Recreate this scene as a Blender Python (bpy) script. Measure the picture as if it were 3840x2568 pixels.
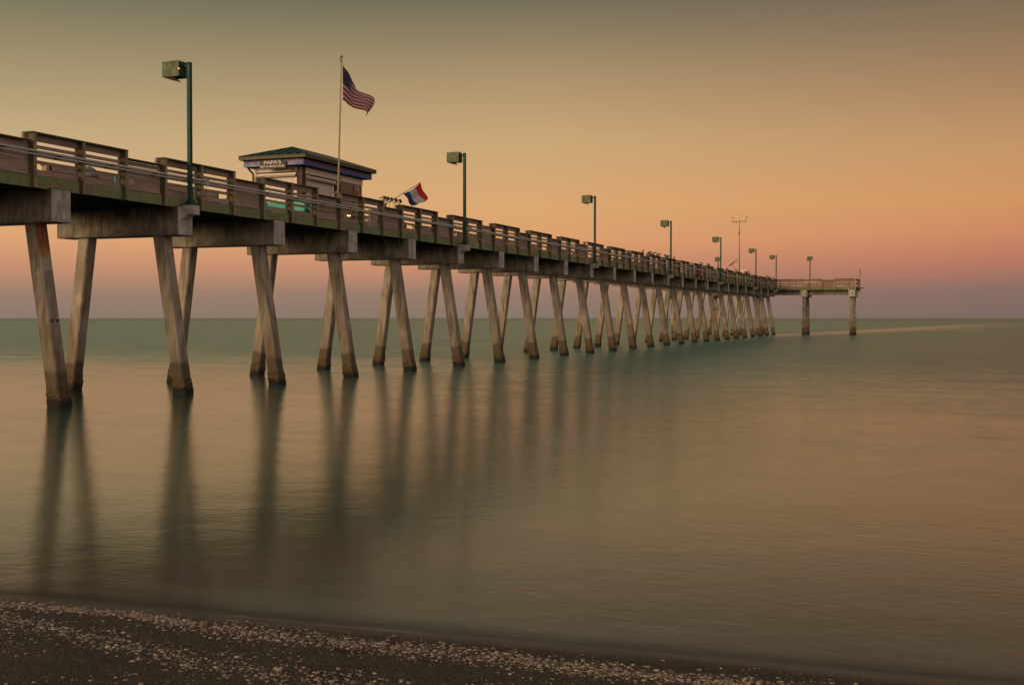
import bpy, bmesh, math, random
import numpy as np
from mathutils import Vector, Matrix
random.seed(7)
R = math.radians
scene = bpy.context.scene
for o in list(bpy.data.objects): bpy.data.objects.remove(o)

# ------------------------------------------------------------------ camera
cam_d = bpy.data.cameras.new('camera'); cam = bpy.data.objects.new('camera', cam_d)
scene.collection.objects.link(cam); scene.camera = cam
YAW = .36981
cam.location = (23.229, -25.010, 2.522)
cam.rotation_euler = (math.pi/2 - .0229, 0, YAW)
cam_d.sensor_width = 36; cam_d.lens = 4332.7/3840*36
cam_d.clip_start = .1; cam_d.clip_end = 8000
scene.render.resolution_x = 1024; scene.render.resolution_y = 684
scene.view_settings.view_transform = 'Standard'; scene.view_settings.look = 'None'
scene.view_settings.exposure = 0; scene.view_settings.gamma = 1

# ------------------------------------------------------------------ node helpers
def lin(c):
    f = lambda v: (v/255/12.92) if v/255 <= .04045 else ((v/255+.055)/1.055)**2.4
    return (f(c[0]), f(c[1]), f(c[2]), 1)
class NT:
    def __init__(s, tree): s.t = tree; s.n = tree.nodes; s.l = tree.links
    def new(s, ty, **kw):
        n = s.n.new(ty)
        for k, v in kw.items(): setattr(n, k, v)
        return n
    def put(s, sock, v):
        if hasattr(v, 'is_output') or isinstance(v, bpy.types.NodeSocket): s.l.new(v, sock)
        else: sock.default_value = v
    def math(s, op, a, b=0, c=0, clamp=False):
        n = s.new('ShaderNodeMath', operation=op, use_clamp=clamp)
        for i, v in enumerate((a, b, c)): s.put(n.inputs[i], v)
        return n.outputs[0]
    def vmath(s, op, a, b=(0, 0, 0), out=0):
        n = s.new('ShaderNodeVectorMath', operation=op)
        s.put(n.inputs[0], a)
        if op == 'SCALE': s.put(n.inputs[3], b)
        else: s.put(n.inputs[1], b)
        return n.outputs[out]
    def mr(s, v, a, b, c=0., d=1., smooth=False):
        n = s.new('ShaderNodeMapRange'); n.clamp = True
        if smooth: n.interpolation_type = 'SMOOTHSTEP'
        for i, x in enumerate((v, a, b, c, d)): s.put(n.inputs[i], x)
        return n.outputs[0]
    def mix(s, f, a, b, blend='MIX'):
        n = s.new('ShaderNodeMix', data_type='RGBA', blend_type=blend)
        s.put(n.inputs[0], f); s.put(n.inputs[6], a); s.put(n.inputs[7], b)
        return n.outputs[2]
    def fmix(s, f, a, b):
        n = s.new('ShaderNodeMix', data_type='FLOAT')
        s.put(n.inputs[0], f); s.put(n.inputs[2], a); s.put(n.inputs[3], b)
        return n.outputs[0]
    def ramp(s, v, stops):
        n = s.new('ShaderNodeValToRGB'); cr = n.color_ramp
        while len(cr.elements) < len(stops): cr.elements.new(.5)
        for e, (p, c) in zip(cr.elements, stops): e.position = p; e.color = c
        s.put(n.inputs[0], v); return n.outputs[0]
    def noise(s, vec, scale, detail=4, rough=.55, dist=0, out=0):
        n = s.new('ShaderNodeTexNoise'); s.put(n.inputs['Vector'], vec)
        n.inputs['Scale'].default_value = scale; n.inputs['Detail'].default_value = detail
        n.inputs['Roughness'].default_value = rough; n.inputs['Distortion'].default_value = dist
        return n.outputs[out]
    def xyz(s, v):
        n = s.new('ShaderNodeSeparateXYZ'); s.put(n.inputs[0], v); return n.outputs
    def scalev(s, v, k): return s.vmath('MULTIPLY', v, k)

# ------------------------------------------------------------------ dusk sky
W = bpy.data.worlds.new('World'); scene.world = W; W.use_nodes = True
nt = NT(W.node_tree)
bg = nt.n['Background']
tc = nt.new('ShaderNodeTexCoord')
d = nt.vmath('NORMALIZE', tc.outputs['Generated'])
dz = nt.xyz(d)[2]
fac = nt.mr(dz, 0., .4)
def sky(stops):   # (elevation in degrees, sRGB colour)
    return nt.ramp(fac, [(min(1, math.sin(R(e))/.4), lin(c)) for e, c in stops])
left = sky([(0, (140, 121, 108)), (1.1, (158, 127, 108)), (2.2, (196, 143, 112)), (3.6, (222, 164, 117)), (5.5, (218, 174, 125)), (8.2, (198, 171, 129)), (10.5, (172, 153, 116)), (13, (142, 131, 101)), (15.2, (104, 109, 86)), (23.5, (72, 82, 72))])
mid = sky([(0, (135, 119, 106)), (1.1, (152, 123, 108)), (2.3, (198, 139, 110)), (3.6, (221, 160, 111)), (5.5, (219, 168, 115)), (8.7, (201, 166, 119)), (11.5, (173, 147, 110)), (13.5, (144, 128, 100)), (15.4, (115, 109, 88)), (23.5, (74, 82, 72))])
right = sky([(0, (122, 106, 96)), (1.2, (138, 108, 100)), (2.6, (184, 120, 97)), (3.9, (205, 136, 98)), (5.3, (209, 148, 98)), (7.7, (195, 148, 103)), (10.5, (168, 130, 96)), (13, (139, 115, 89)), (15, (116, 101, 80)), (23.5, (78, 78, 68))])
az = nt.vmath('DOT_PRODUCT', d, (math.cos(YAW), math.sin(YAW), 0), out=1)
col = nt.mix(nt.mr(az, -.40, .02), left, mid)
col = nt.mix(nt.mr(az, .02, .42), col, right)
g = Vector((-.45, -1, .10)).normalized()
gd = nt.vmath('DOT_PRODUCT', d, tuple(g), out=1)
gl = nt.math('POWER', nt.math('MAXIMUM', gd, 0), 5)
glow = nt.mix(1, (1.5, .86, .46, 1), gl, 'MULTIPLY')
col = nt.mix(1, col, glow, 'ADD')
g2 = nt.math('POWER', nt.math('MAXIMUM', nt.vmath('DOT_PRODUCT', d, tuple(Vector((1, -.55, .25)).normalized()), out=1), 0), 3)  # extra mauve glow added on the +X side to lift side faces
col = nt.mix(1, col, nt.mix(1, (.72, .60, .60, 1), g2, 'MULTIPLY'), 'ADD')
nt.put(bg.inputs[0], col); bg.inputs[1].default_value = 1.0

sun_d = bpy.data.lights.new('sun', 'SUN'); sun = bpy.data.objects.new('sun', sun_d)
scene.collection.objects.link(sun)
sun_d.energy = 2.5; sun_d.angle = R(25); sun_d.color = (1, .74, .47)
sun.rotation_euler = Vector((.45, 1, -.17)).to_track_quat('-Z', 'Y').to_euler()

# ------------------------------------------------------------------ materials
MATS = {}
def mat(name, fn=None, color=None, rough=.7, metal=0, emit=None, spec=.5):
    if name in MATS: return MATS[name]
    m = bpy.data.materials.new(name); m.use_nodes = True
    t = NT(m.node_tree); b = m.node_tree.nodes['Principled BSDF']
    geo = t.new('ShaderNodeNewGeometry')
    b.inputs['Roughness'].default_value = rough; b.inputs['Metallic'].default_value = metal
    b.inputs['Specular IOR Level'].default_value = spec
    if fn: fn(t, b, geo.outputs['Position'], geo)
    elif color is not None:
        n = t.noise(geo.outputs['Position'], 6, 5)
        n2 = t.noise(t.scalev(geo.outputs['Position'], (9, 9, 1.2)), 2, 4)
        c = t.mix(t.mr(n, .3, .75), tuple(v*.78 for v in color[:3])+(1,), tuple(color[:3])+(1,))
        c = t.mix(t.mr(n2, .52, .8, 0, .45), c, tuple(v*.45 for v in color[:3])+(1,))
        t.put(b.inputs['Base Color'], c)
        t.put(b.inputs['Roughness'], t.mr(n, .3, .7, max(.05, rough-.1), min(1, rough+.15)))
    if emit:
        b.inputs['Emission Color'].default_value = emit[:3]+(1,); b.inputs['Emission Strength'].default_value = emit[3]
    MATS[name] = m; return m

def bump(t, b, h, strength, dist=.02):
    n = t.new('ShaderNodeBump'); n.inputs['Strength'].default_value = strength; n.inputs['Distance'].default_value = dist
    t.put(n.inputs['Height'], h); t.put(b.inputs['Normal'], n.outputs[0])

def f_concrete(t, b, P, geo, pile=False, light=1.):
    a = (.37*light, .315*light, .245*light, 1)
    n1 = t.noise(P, 1.3, 6, .6); n2 = t.noise(t.scalev(P, (3.2, 3.2, .45)), 1.6, 6, .65)
    n3 = t.noise(P, 22, 4, .6); n4 = t.noise(t.vmath('ADD', P, (31, 7, 3)), .7, 4, .6)
    c = t.mix(t.mr(n1, .32, .7), (.22*light, .18*light, .125*light, 1), a)
    c = t.mix(t.mr(n4, .5, .68, 0, .6), c, (.27*light, .235*light, .205*light, 1))
    c = t.mix(t.mr(n2, .46, .66, 0, .85), c, (.085, .062, .04, 1))
    sp = t.new('ShaderNodeTexVoronoi'); sp.inputs['Scale'].default_value = .8; t.put(sp.inputs['Vector'], t.scalev(P, (1, 1, .75)))
    c = t.mix(t.mr(t.math('ADD', sp.outputs['Distance'], t.math('MULTIPLY', n3, .12)), .20, .16, 0, .75 if pile else 0), c, (.40, .35, .26, 1))
    c = t.mix(t.mr(n3, .55, .75, 0, .35), c, (.16, .13, .10, 1))
    z = t.xyz(P)[2]
    if pile:
        zz = t.math('ADD', z, t.math('MULTIPLY', t.math('SUBTRACT', t.noise(P, 3.5, 4), .5), .35))
        c = t.mix(t.mr(t.math('ADD', z, t.math('MULTIPLY', t.math('SUBTRACT', t.noise(t.scalev(P, (1.5, 1.5, .3)), 1.3, 4), .5), 3.5)), 2.6, 1.2, 0, .55, True), c, (.13, .095, .055, 1))
        c = t.mix(t.mr(zz, 1.08, .92, 0, .85, True), c, (.07, .048, .028, 1))        # wetted band
        v = t.new('ShaderNodeTexVoronoi'); v.inputs['Scale'].default_value = 26; t.put(v.inputs['Vector'], P)
        barn = t.mix(t.mr(v.outputs['Distance'], .1, .5), (.26, .17, .055, 1), (.05, .035, .015, 1))
        c = t.mix(t.mr(zz, .62, .5), c, barn)                                        # barnacles
        c = t.mix(t.mr(zz, .30, .16), c, (.012, .010, .007, 1))                      # wet weed at the water
        h = t.math('ADD', t.math('MULTIPLY', n3, .4), t.math('MULTIPLY', t.mr(zz, .6, .5), t.math('MULTIPLY', v.outputs['Distance'], 3)))
        bump(t, b, h, .6, .02)
    else:
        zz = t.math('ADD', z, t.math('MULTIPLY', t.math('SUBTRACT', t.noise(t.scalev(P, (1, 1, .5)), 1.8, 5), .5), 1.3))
        c = t.mix(t.mr(zz, 5.35, 5.95, 0, .95), c, (.03, .024, .018, 1))                # mould, with the shadow under the deck painted in
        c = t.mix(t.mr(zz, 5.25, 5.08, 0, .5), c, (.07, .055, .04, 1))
        c = t.mix(t.mr(t.noise(t.scalev(P, (2, 2, .35)), 2.6, 3), .58, .66, 0, .5), c, (.17, .19, .13, 1))
        bump(t, b, n3, .35, .02)
    t.put(b.inputs['Base Color'], c); b.inputs['Roughness'].default_value = .9
def f_capend(t, b, P, geo):
    n1 = t.noise(P, 2.4, 6, .62); n2 = t.noise(t.scalev(P, (4, 4, .5)), 2, 5)
    c = t.mix(t.mr(n1, .38, .62), (.24, .21, .19, 1), (.44, .41, .37, 1))
    c = t.mix(t.mr(n2, .55, .72, 0, .6), c, (.12, .095, .075, 1))
    t.put(b.inputs['Base Color'], c); b.inputs['Roughness'].default_value = .9
    bump(t, b, t.noise(P, 20, 4), .35, .02)
def f_rust(t, b, P, geo):
    n1 = t.noise(P, 3, 6, .65)
    z = t.math('ADD', t.xyz(P)[2], t.math('MULTIPLY', t.math('SUBTRACT', n1, .5), .5))
    n2 = t.noise(t.scalev(P, (6, 6, .8)), 1.5, 5)
    c = t.mix(t.mr(n2, .35, .65), (.30, .10, .03, 1), (.14, .04, .018, 1))
    c = t.mix(t.mr(z, 4.5, 4.25), c, (.32, .17, .05, 1))
    c = t.mix(t.mr(z, 4.2, 4.12), c, t.mix(t.mr(n1, .35, .6), (.26, .22, .17, 1), (.36, .32, .27, 1)))
    t.put(b.inputs['Base Color'], c); b.inputs['Roughness'].default_value = .9

def wood(base, dark, axis='y', green=0., board=.145, moss=(.07, .11, .035, 1)):
    def f(t, b, P, geo):
        k = {'y': (14, .9, 26), 'z': (22, 22, 1.1), 'x': (.9, 14, 26)}[axis]
        n1 = t.noise(t.scalev(P, k), 1.6, 6, .6); n2 = t.noise(P, 1.1, 5, .6)
        s = t.xyz(P)
        # every board has its own tone
        wn = t.new('ShaderNodeTexWhiteNoise', noise_dimensions='3D')
        cell = t.new('ShaderNodeCombineXYZ')
        ax = {'y': 1, 'x': 0, 'z': 1}[axis]
        t.put(cell.inputs[0], t.math('FLOOR', t.math('DIVIDE', s[ax], 1.83)))
        t.put(cell.inputs[1], t.math('FLOOR', t.math('DIVIDE', s[2], board)) if axis != 'z' else 0.)
        t.put(wn.inputs['Vector'], cell.outputs[0])
        c = t.mix(t.mr(n1, .3, .72), tuple(dark)+(1,), tuple(base)+(1,))
        c = t.mix(t.mr(wn.outputs[0], 0, 1, 0, .45), c, tuple(v*.45 for v in base)+(1,))
        c = t.mix(t.mr(n2, .5, .75, 0, .5), c, (.20, .17, .14, 1))
        c = t.mix(t.mr(wn.outputs[0], .90, .91, 0, .6), c, (.52, .44, .34, 1))          # a few replaced, paler planks
        knots = t.new('ShaderNodeTexVoronoi'); knots.inputs['Scale'].default_value = 3.1; t.put(knots.inputs['Vector'], P)
        c = t.mix(t.mr(knots.outputs['Distance'], .07, .03, 0, .8), c, (.03, .018, .012, 1))
        if green:
            n3 = t.noise(t.scalev(P, (1.2, 1.2, .6)), 1.2, 5, .6)
            n4 = t.noise(t.scalev(P, (5, 5, .7)), 3, 5, .6)
            c = t.mix(t.mr(n3, .42, .6, 0, green), c, moss)
            c = t.mix(t.mr(n3, .62, .7, 0, green*.7), c, (.06, .13, .085, 1))
            c = t.mix(t.mr(n4, .5, .7, 0, .5), c, (.045, .035, .02, 1))
        t.put(b.inputs['Base Color'], c); b.inputs['Roughness'].default_value = .88
        bump(t, b, n1, .5, .012)
    return f
M = dict(
    pile=mat('concrete_pile', lambda t, b, P, g: f_concrete(t, b, P, g, True)),
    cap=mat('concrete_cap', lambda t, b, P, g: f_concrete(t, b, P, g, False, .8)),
    capend=mat('concrete_cap_end', f_capend),
    rustp=mat('rust_stained_concrete', f_rust),
    board=mat('weathered_board', wood((.44, .32, .255), (.24, .16, .125))),
    boardx=mat('weathered_board_end', wood((.28, .165, .10), (.16, .09, .055), 'x')),
    post=mat('weathered_post', wood((.42, .31, .20), (.22, .155, .09), 'z', .35, moss=(.16, .15, .045, 1))),
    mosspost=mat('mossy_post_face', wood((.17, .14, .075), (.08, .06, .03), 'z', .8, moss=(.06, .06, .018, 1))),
    fascia=mat('mossy_fascia', wood((.27, .26, .13), (.14, .14, .065), 'y', .85, .4, (.17, .24, .085, 1))),
    fasciax=mat('mossy_fascia_end', wood((.19, .19, .09), (.10, .10, .045), 'x', .9, .4, (.11, .21, .07, 1))),
    topcap=mat('mossy_top_cap', wood((.17, .14, .085), (.08, .065, .035), 'y', .6, .5)),
    stringer=mat('shade_dark_stringer', color=(.018, .015, .012), rough=.95),  # dark timber, blackened further for the deep shade under the deck
    conduit=mat('grey_conduit', color=(.55, .53, .50), rough=.35),
    box=mat('pale_box', color=(.42, .40, .35), rough=.6),
    rust=mat('rusty_strap', color=(.42, .2, .09), rough=.85),
    bolt=mat('dark_bolt', color=(.05, .03, .02), rough=.7),
    green=mat('green_lamp_paint', color=(.008, .055, .043), rough=.6, spec=.3),
    olive=mat('olive_lamp_panel', color=(.048, .072, .012), rough=.55),
    inner=mat('lamp_inner', color=(.36, .22, .13), rough=.6),
    wire=mat('spike_wire', color=(.16, .15, .12), rough=.4, metal=.6),
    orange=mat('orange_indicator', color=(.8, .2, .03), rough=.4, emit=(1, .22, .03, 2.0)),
    lit=mat('lit_lamp', color=(.9, .7, .3), rough=.4, emit=(1, .72, .25, 3.0)),
    roof=mat('dark_green_metal_roof', color=(.022, .06, .052), rough=.4),
    seam=mat('roof_seam', color=(.012, .03, .026), rough=.5),
    eave=mat('olive_eave', color=(.095, .08, .035), rough=.7),
    soffit=mat('dark_soffit', color=(.04, .03, .022), rough=.9),
    blue=mat('blue_sign_band', color=(.035, .11, .36), rough=.5),
    mauve=mat('mauve_sign_band', color=(.12, .095, .24), rough=.5),
    red=mat('red_line', color=(.50, .008, .03), rough=.5),
    white=mat('cream_wall', color=(.80, .70, .60), rough=.6),
    slat=mat('shutter_slat', color=(.78, .70, .60), rough=.5),
    groove=mat('shutter_groove', color=(.16, .10, .07), rough=.8),
    brown=mat('dark_brown_column', color=(.045, .016, .010), rough=.7),
    tan=mat('tan_trim', color=(.36, .26, .18), rough=.7),
    tarp=mat('brown_tarp', color=(.24, .17, .10), rough=.75),
    dark=mat('dark_gap', color=(.02, .014, .01), rough=.9),
    signf=mat('sign_face', color=(.022, .022, .017), rough=.6),
    signr=mat('sign_rim', color=(.07, .055, .035), rough=.6),
    letter=mat('cream_letter', color=(.72, .68, .56), rough=.6),
    letter2=mat('faded_letter', color=(.36, .40, .38), rough=.6),
    letter3=mat('very_faded_letter', color=(.16, .20, .26), rough=.6),
    teal=mat('teal_plastic', color=(.01, .36, .24), rough=.5),
    tealp=mat('teal_poster', color=(.02, .38, .26), rough=.5),
    redp=mat('red_plastic', color=(.5, .02, .03), rough=.5),
    whitep=mat('white_plastic', color=(.62, .58, .58), rough=.4),
    greyp=mat('grey_plastic', color=(.13, .15, .17), rough=.4),
    yellow=mat('yellow_board', color=(.55, .38, .06), rough=.6),
    steel=mat('thin_steel', color=(.10, .075, .055), rough=.5, metal=.3),
    polem=mat('flag_pole_metal', color=(.20, .14, .085), rough=.5, metal=.1),
    solar=mat('solar_panel', color=(.10, .09, .10), rough=.25),
    paleb=mat('pale_equipment', color=(.62, .48, .28), rough=.6),
    gull=mat('gull_feathers', color=(.16, .125, .10), rough=.9),
    gullw=mat('pale_gull_feathers', color=(.55, .46, .38), rough=.9),
    beak=mat('gull_leg', color=(.25, .14, .04), rough=.7),
    navy=mat('flag_navy', color=(.022, .022, .045), rough=.9),
    fred=mat('flag_red', color=(.36, .012, .02), rough=.9),
    fwhite=mat('flag_white', color=(.52, .44, .42), rough=.9),
    fblue=mat('pennant_blue', color=(.02, .04, .16), rough=.9),
    pred=mat('pennant_red', color=(.62, .02, .015), rough=.9),
    pwhite=mat('pennant_white', color=(.62, .55, .52), rough=.9),
)
# ------------------------------------------------------------------ mesh builder
class MB:
    def __init__(s): s.v = []; s.f = []; s.m = []; s.mats = []
    def mi(s, m):
        if m not in s.mats: s.mats.append(m)
        return s.mats.index(m)
    def poly(s, pts, faces, m):
        b = len(s.v); s.v += [tuple(p) for p in pts]; i = s.mi(m)
        for f in faces: s.f.append(tuple(b+k for k in f)); s.m.append(i)
        return s
    def box(s, x0, x1, y0, y1, z0, z1, m, M4=None, mx=None):
        p = [(x, y, z) for z in (z0, z1) for y in (y0, y1) for x in (x0, x1)]
        if M4 is not None: p = [M4 @ Vector(q) for q in p]
        F = [(0, 2, 3, 1), (4, 5, 7, 6), (0, 1, 5, 4), (2, 6, 7, 3), (0, 4, 6, 2)]
        s.poly(p, F, m); s.poly(p, [(1, 3, 7, 5)], mx or m); return s
    def cyl(s, a, b, r0, r1, m, n=10, cap=True):
        a = Vector(a); b = Vector(b); d = (b-a).normalized()
        u = d.orthogonal().normalized(); w = d.cross(u)
        p = [];
        for c, r in ((a, r0), (b, r1)):
            for k in range(n):
                t = 2*math.pi*k/n; p.append(c + (u*math.cos(t)+w*math.sin(t))*r)
        F = [(k, (k+1) % n, n+(k+1) % n, n+k) for k in range(n)]
        if cap: F += [tuple(range(n))[::-1], tuple(range(n, 2*n))]
        return s.poly(p, F, m)
    def path(s, pts, r, m, n=8):
        for a, b in zip(pts[:-1], pts[1:]): s.cyl(a, b, r, r, m, n)
        return s
    def rings(s, rings, m, close=True):
        n = len(rings[0]); p = [q for r in rings for q in r]; F = []
        for i in range(len(rings)-1):
            for k in range(n): F.append((i*n+k, i*n+(k+1) % n, (i+1)*n+(k+1) % n, (i+1)*n+k))
        if close: F += [tuple(range(n))[::-1], tuple((len(rings)-1)*n+k for k in range(n))]
        return s.poly(p, F, m)
    def build(s, name, parent=None, loc=None, bevel=0, smooth=False):
        me = bpy.data.meshes.new(name); me.from_pydata(s.v, [], s.f)
        for m in s.mats: me.materials.append(m)
        me.polygons.foreach_set('material_index', s.m)
        bm = bmesh.new(); bm.from_mesh(me)
        if bevel:
            bmesh.ops.remove_doubles(bm, verts=bm.verts, dist=1e-5)
            bmesh.ops.bevel(bm, geom=bm.edges[:], offset=bevel, segments=1, affect='EDGES', clamp_overlap=True)
        bmesh.ops.recalc_face_normals(bm, faces=bm.faces)
        bm.to_mesh(me); bm.free()
        if smooth: me.polygons.foreach_set('use_smooth', [True]*len(me.polygons))
        me.update(); return link(name, me, parent, loc)
def link(name, me, parent=None, loc=None):
    o = bpy.data.objects.new(name, me); scene.collection.objects.link(o)
    if parent: o.parent = parent
    if loc is not None: o.location = loc
    return o
def thing(name, label, cat, loc=(0, 0, 0), group=None):
    o = link(name, None, None, loc); return tag(o, label, cat, group)
def tag(o, label, cat, group=None):
    o['label'] = label; o['category'] = cat
    if group: o['group'] = group
    return o
def dup(o, parent=None, loc=None):
    c = o.copy(); scene.collection.objects.link(c)
    if parent is not None: c.parent = parent
    if loc is not None: c.location = loc
    for ch in list(o.children): dup(ch, c)
    return c
def text(name, body, m, parent, loc, rot, width=None, height=None, ext=.004):
    cu = bpy.data.curves.new(name, 'FONT'); cu.body = body; cu.extrude = ext; cu.align_x = 'CENTER'; cu.align_y = 'CENTER'
    cu.offset = .012
    tmp = bpy.data.objects.new('tmp', cu); scene.collection.objects.link(tmp)
    bpy.context.view_layer.update()
    me = bpy.data.meshes.new_from_object(tmp.evaluated_get(bpy.context.evaluated_depsgraph_get()))
    bpy.data.objects.remove(tmp)
    co = np.zeros(len(me.vertices)*3); me.vertices.foreach_get('co', co); co = co.reshape(-1, 3)
    w = np.ptp(co[:, 0]); h = np.ptp(co[:, 1]); c = (co.max(0)+co.min(0))/2
    co[:, 0] = (co[:, 0]-c[0])*(width/w); co[:, 1] = (co[:, 1]-c[1])*(height/h)
    me.vertices.foreach_set('co', co.ravel()); me.materials.clear(); me.materials.append(m)
    o = link(name, me, parent, loc); o.rotation_euler = rot; return o

# ------------------------------------------------------------------ sea
def yedge(x): return -16.77 + .85*math.tanh(.074*(x-19.9)) + .03*math.sin(x*.9+1) + .012*math.sin(x*2.7)
def f_sea(t, b, P, geo):
    s = t.xyz(P); y = s[1]
    big = t.noise(t.scalev(P, (.035, .09, 0)), 1, 4, .6)
    yy = t.math('ADD', y, t.math('ADD', t.math('MULTIPLY', t.math('SUBTRACT', big, .5), 34), t.math('MULTIPLY', t.math('MAXIMUM', s[0], -5.), .45)))
    mott = t.noise(t.scalev(P, (1.5, .55, 0)), 1, 4, .6)
    yy = t.math('ADD', yy, t.math('MULTIPLY', t.math('SUBTRACT', mott, .5), 30))
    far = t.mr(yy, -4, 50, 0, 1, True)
    # calm slick lying beyond the pier head
    sl = t.new('ShaderNodeCombineXYZ')
    xs = s[0]
    cx = t.math('ADD', 133., t.math('MULTIPLY', t.math('MAXIMUM', t.math('SUBTRACT', xs, 2.), 0), 7.0))
    w = t.math('ADD', 20., t.math('MULTIPLY', t.math('MAXIMUM', xs, 0), 2.8))
    dist = t.math('DIVIDE', t.math('ABSOLUTE', t.math('SUBTRACT', y, t.math('ADD', cx, t.math('MULTIPLY', t.math('SUBTRACT', t.noise(t.scalev(P, (.2, .05, 0)), 1, 3), .5), 22)))), w)
    slick = t.math('MULTIPLY', t.math('MULTIPLY', t.mr(dist, 1.25, .0, 0, 1, True), t.mr(xs, -8, 6)), t.mr(xs, 44, 16, .0, .85))
    far = t.math('MULTIPLY', far, t.math('SUBTRACT', 1, t.math('MULTIPLY', slick, .8)))
    patch = t.noise(t.scalev(P, (.22, .8, 0)), 1, 5, .6)
    rough = t.math('ADD', t.fmix(far, .155, .34), t.math('MULTIPLY', t.math('SUBTRACT', patch, .5), t.fmix(far, .06, .25)))
    t.put(b.inputs['Roughness'], rough)
    sandy = t.mr(t.math('SUBTRACT', t.math('ADD', y, t.math('MULTIPLY', big, 4)), t.math('MULTIPLY', t.math('MAXIMUM', t.math('SUBTRACT', s[0], 14.), 0), .8)), -15., -11.5, 0, 1, True)
    c = t.mix(sandy, (.066, .056, .042, 1), (.012, .062, .042, 1))
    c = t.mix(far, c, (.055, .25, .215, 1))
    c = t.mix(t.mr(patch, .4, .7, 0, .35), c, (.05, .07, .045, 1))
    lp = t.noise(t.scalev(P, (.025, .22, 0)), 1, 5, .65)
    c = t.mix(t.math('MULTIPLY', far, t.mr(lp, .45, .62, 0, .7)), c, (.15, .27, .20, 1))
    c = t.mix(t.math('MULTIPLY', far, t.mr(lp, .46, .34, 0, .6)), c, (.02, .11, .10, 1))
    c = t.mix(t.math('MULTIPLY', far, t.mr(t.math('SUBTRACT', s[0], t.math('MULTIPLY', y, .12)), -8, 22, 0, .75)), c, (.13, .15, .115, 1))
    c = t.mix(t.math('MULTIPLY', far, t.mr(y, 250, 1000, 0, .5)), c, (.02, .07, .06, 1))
    ye = t.math('ADD', -16.77, t.math('MULTIPLY', t.math('TANH', t.math('MULTIPLY', t.math('SUBTRACT', s[0], 19.9), .074)), .85))
    dd = t.math('ADD', t.math('SUBTRACT', y, ye), t.math('MULTIPLY', t.math('SUBTRACT', t.noise(t.scalev(P, (.9, 3, 0)), 1, 4), .5), .28))
    c = t.mix(t.mr(t.math('ABSOLUTE', t.math('SUBTRACT', dd, .07)), .09, .0, 0, .8), c, (.30, .25, .21, 1))   # thin line of foam
    c = t.mix(t.math('MULTIPLY', t.mr(t.math('ABSOLUTE', t.math('SUBTRACT', dd, .75)), .35, .0, 0, .5, True), t.mr(patch, .4, .6)), c, (.16, .13, .11, 1))
    t.put(b.inputs['Base Color'], c)
    t.put(b.inputs['IOR'], t.fmix(far, 1.95, 1.32))
    h = t.fmix(t.mr(y, -10, 12), t.noise(t.scalev(P, (3.2, 9, 0)), 1.0, 4, .6, .1), t.noise(t.scalev(P, (2.2, 2.2, 0)), 1.0, 5, .65, .1))
    h2 = t.noise(t.scalev(P, (.8, .8, 0)), 1.0, 4, .6)
    fine = t.math('MULTIPLY', t.mr(y, 20, 160, 1.6, .5), t.mr(y, -14, 8, .14, 1))
    n = t.new('ShaderNodeBump'); n.inputs['Distance'].default_value = .1
    t.put(n.inputs['Strength'], t.math('MULTIPLY', fine, .085))
    t.put(n.inputs['Height'], h)
    n2 = t.new('ShaderNodeBump'); n2.inputs['Distance'].default_value = .35; t.put(n2.inputs['Strength'], t.mr(y, -8, 25, .02, .13))
    t.put(n2.inputs['Height'], h2); t.put(n2.inputs['Normal'], n.outputs[0])
    t.put(b.inputs['Normal'], n2.outputs[0])
    # the last film of a wave is thin enough to see the sand through
    ye = t.math('ADD', -16.77, t.math('MULTIPLY', t.math('TANH', t.math('MULTIPLY', t.math('SUBTRACT', s[0], 19.9), .074)), .85))
    dd = t.math('ADD', t.math('SUBTRACT', y, ye), t.math('MULTIPLY', t.math('SUBTRACT', t.noise(t.scalev(P, (.9, 3, 0)), 1, 4), .5), .28))
    t.put(b.inputs['Alpha'], t.math('MAXIMUM', t.mr(dd, -.02, .5, .2, 1, True), t.math('MULTIPLY', t.mr(t.math('ABSOLUTE', t.math('SUBTRACT', dd, .07)), .07, .0, 0, .55), t.mr(t.noise(t.scalev(P, (.7, 2, 0)), 1, 4), .42, .62))))
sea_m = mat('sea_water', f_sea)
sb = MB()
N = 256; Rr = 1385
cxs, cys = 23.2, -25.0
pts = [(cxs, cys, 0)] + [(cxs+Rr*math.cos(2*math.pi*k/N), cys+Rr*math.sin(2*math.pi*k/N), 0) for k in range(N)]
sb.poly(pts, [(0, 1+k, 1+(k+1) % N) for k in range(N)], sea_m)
water = sb.build('water'); water['kind'] = 'structure'

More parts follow.
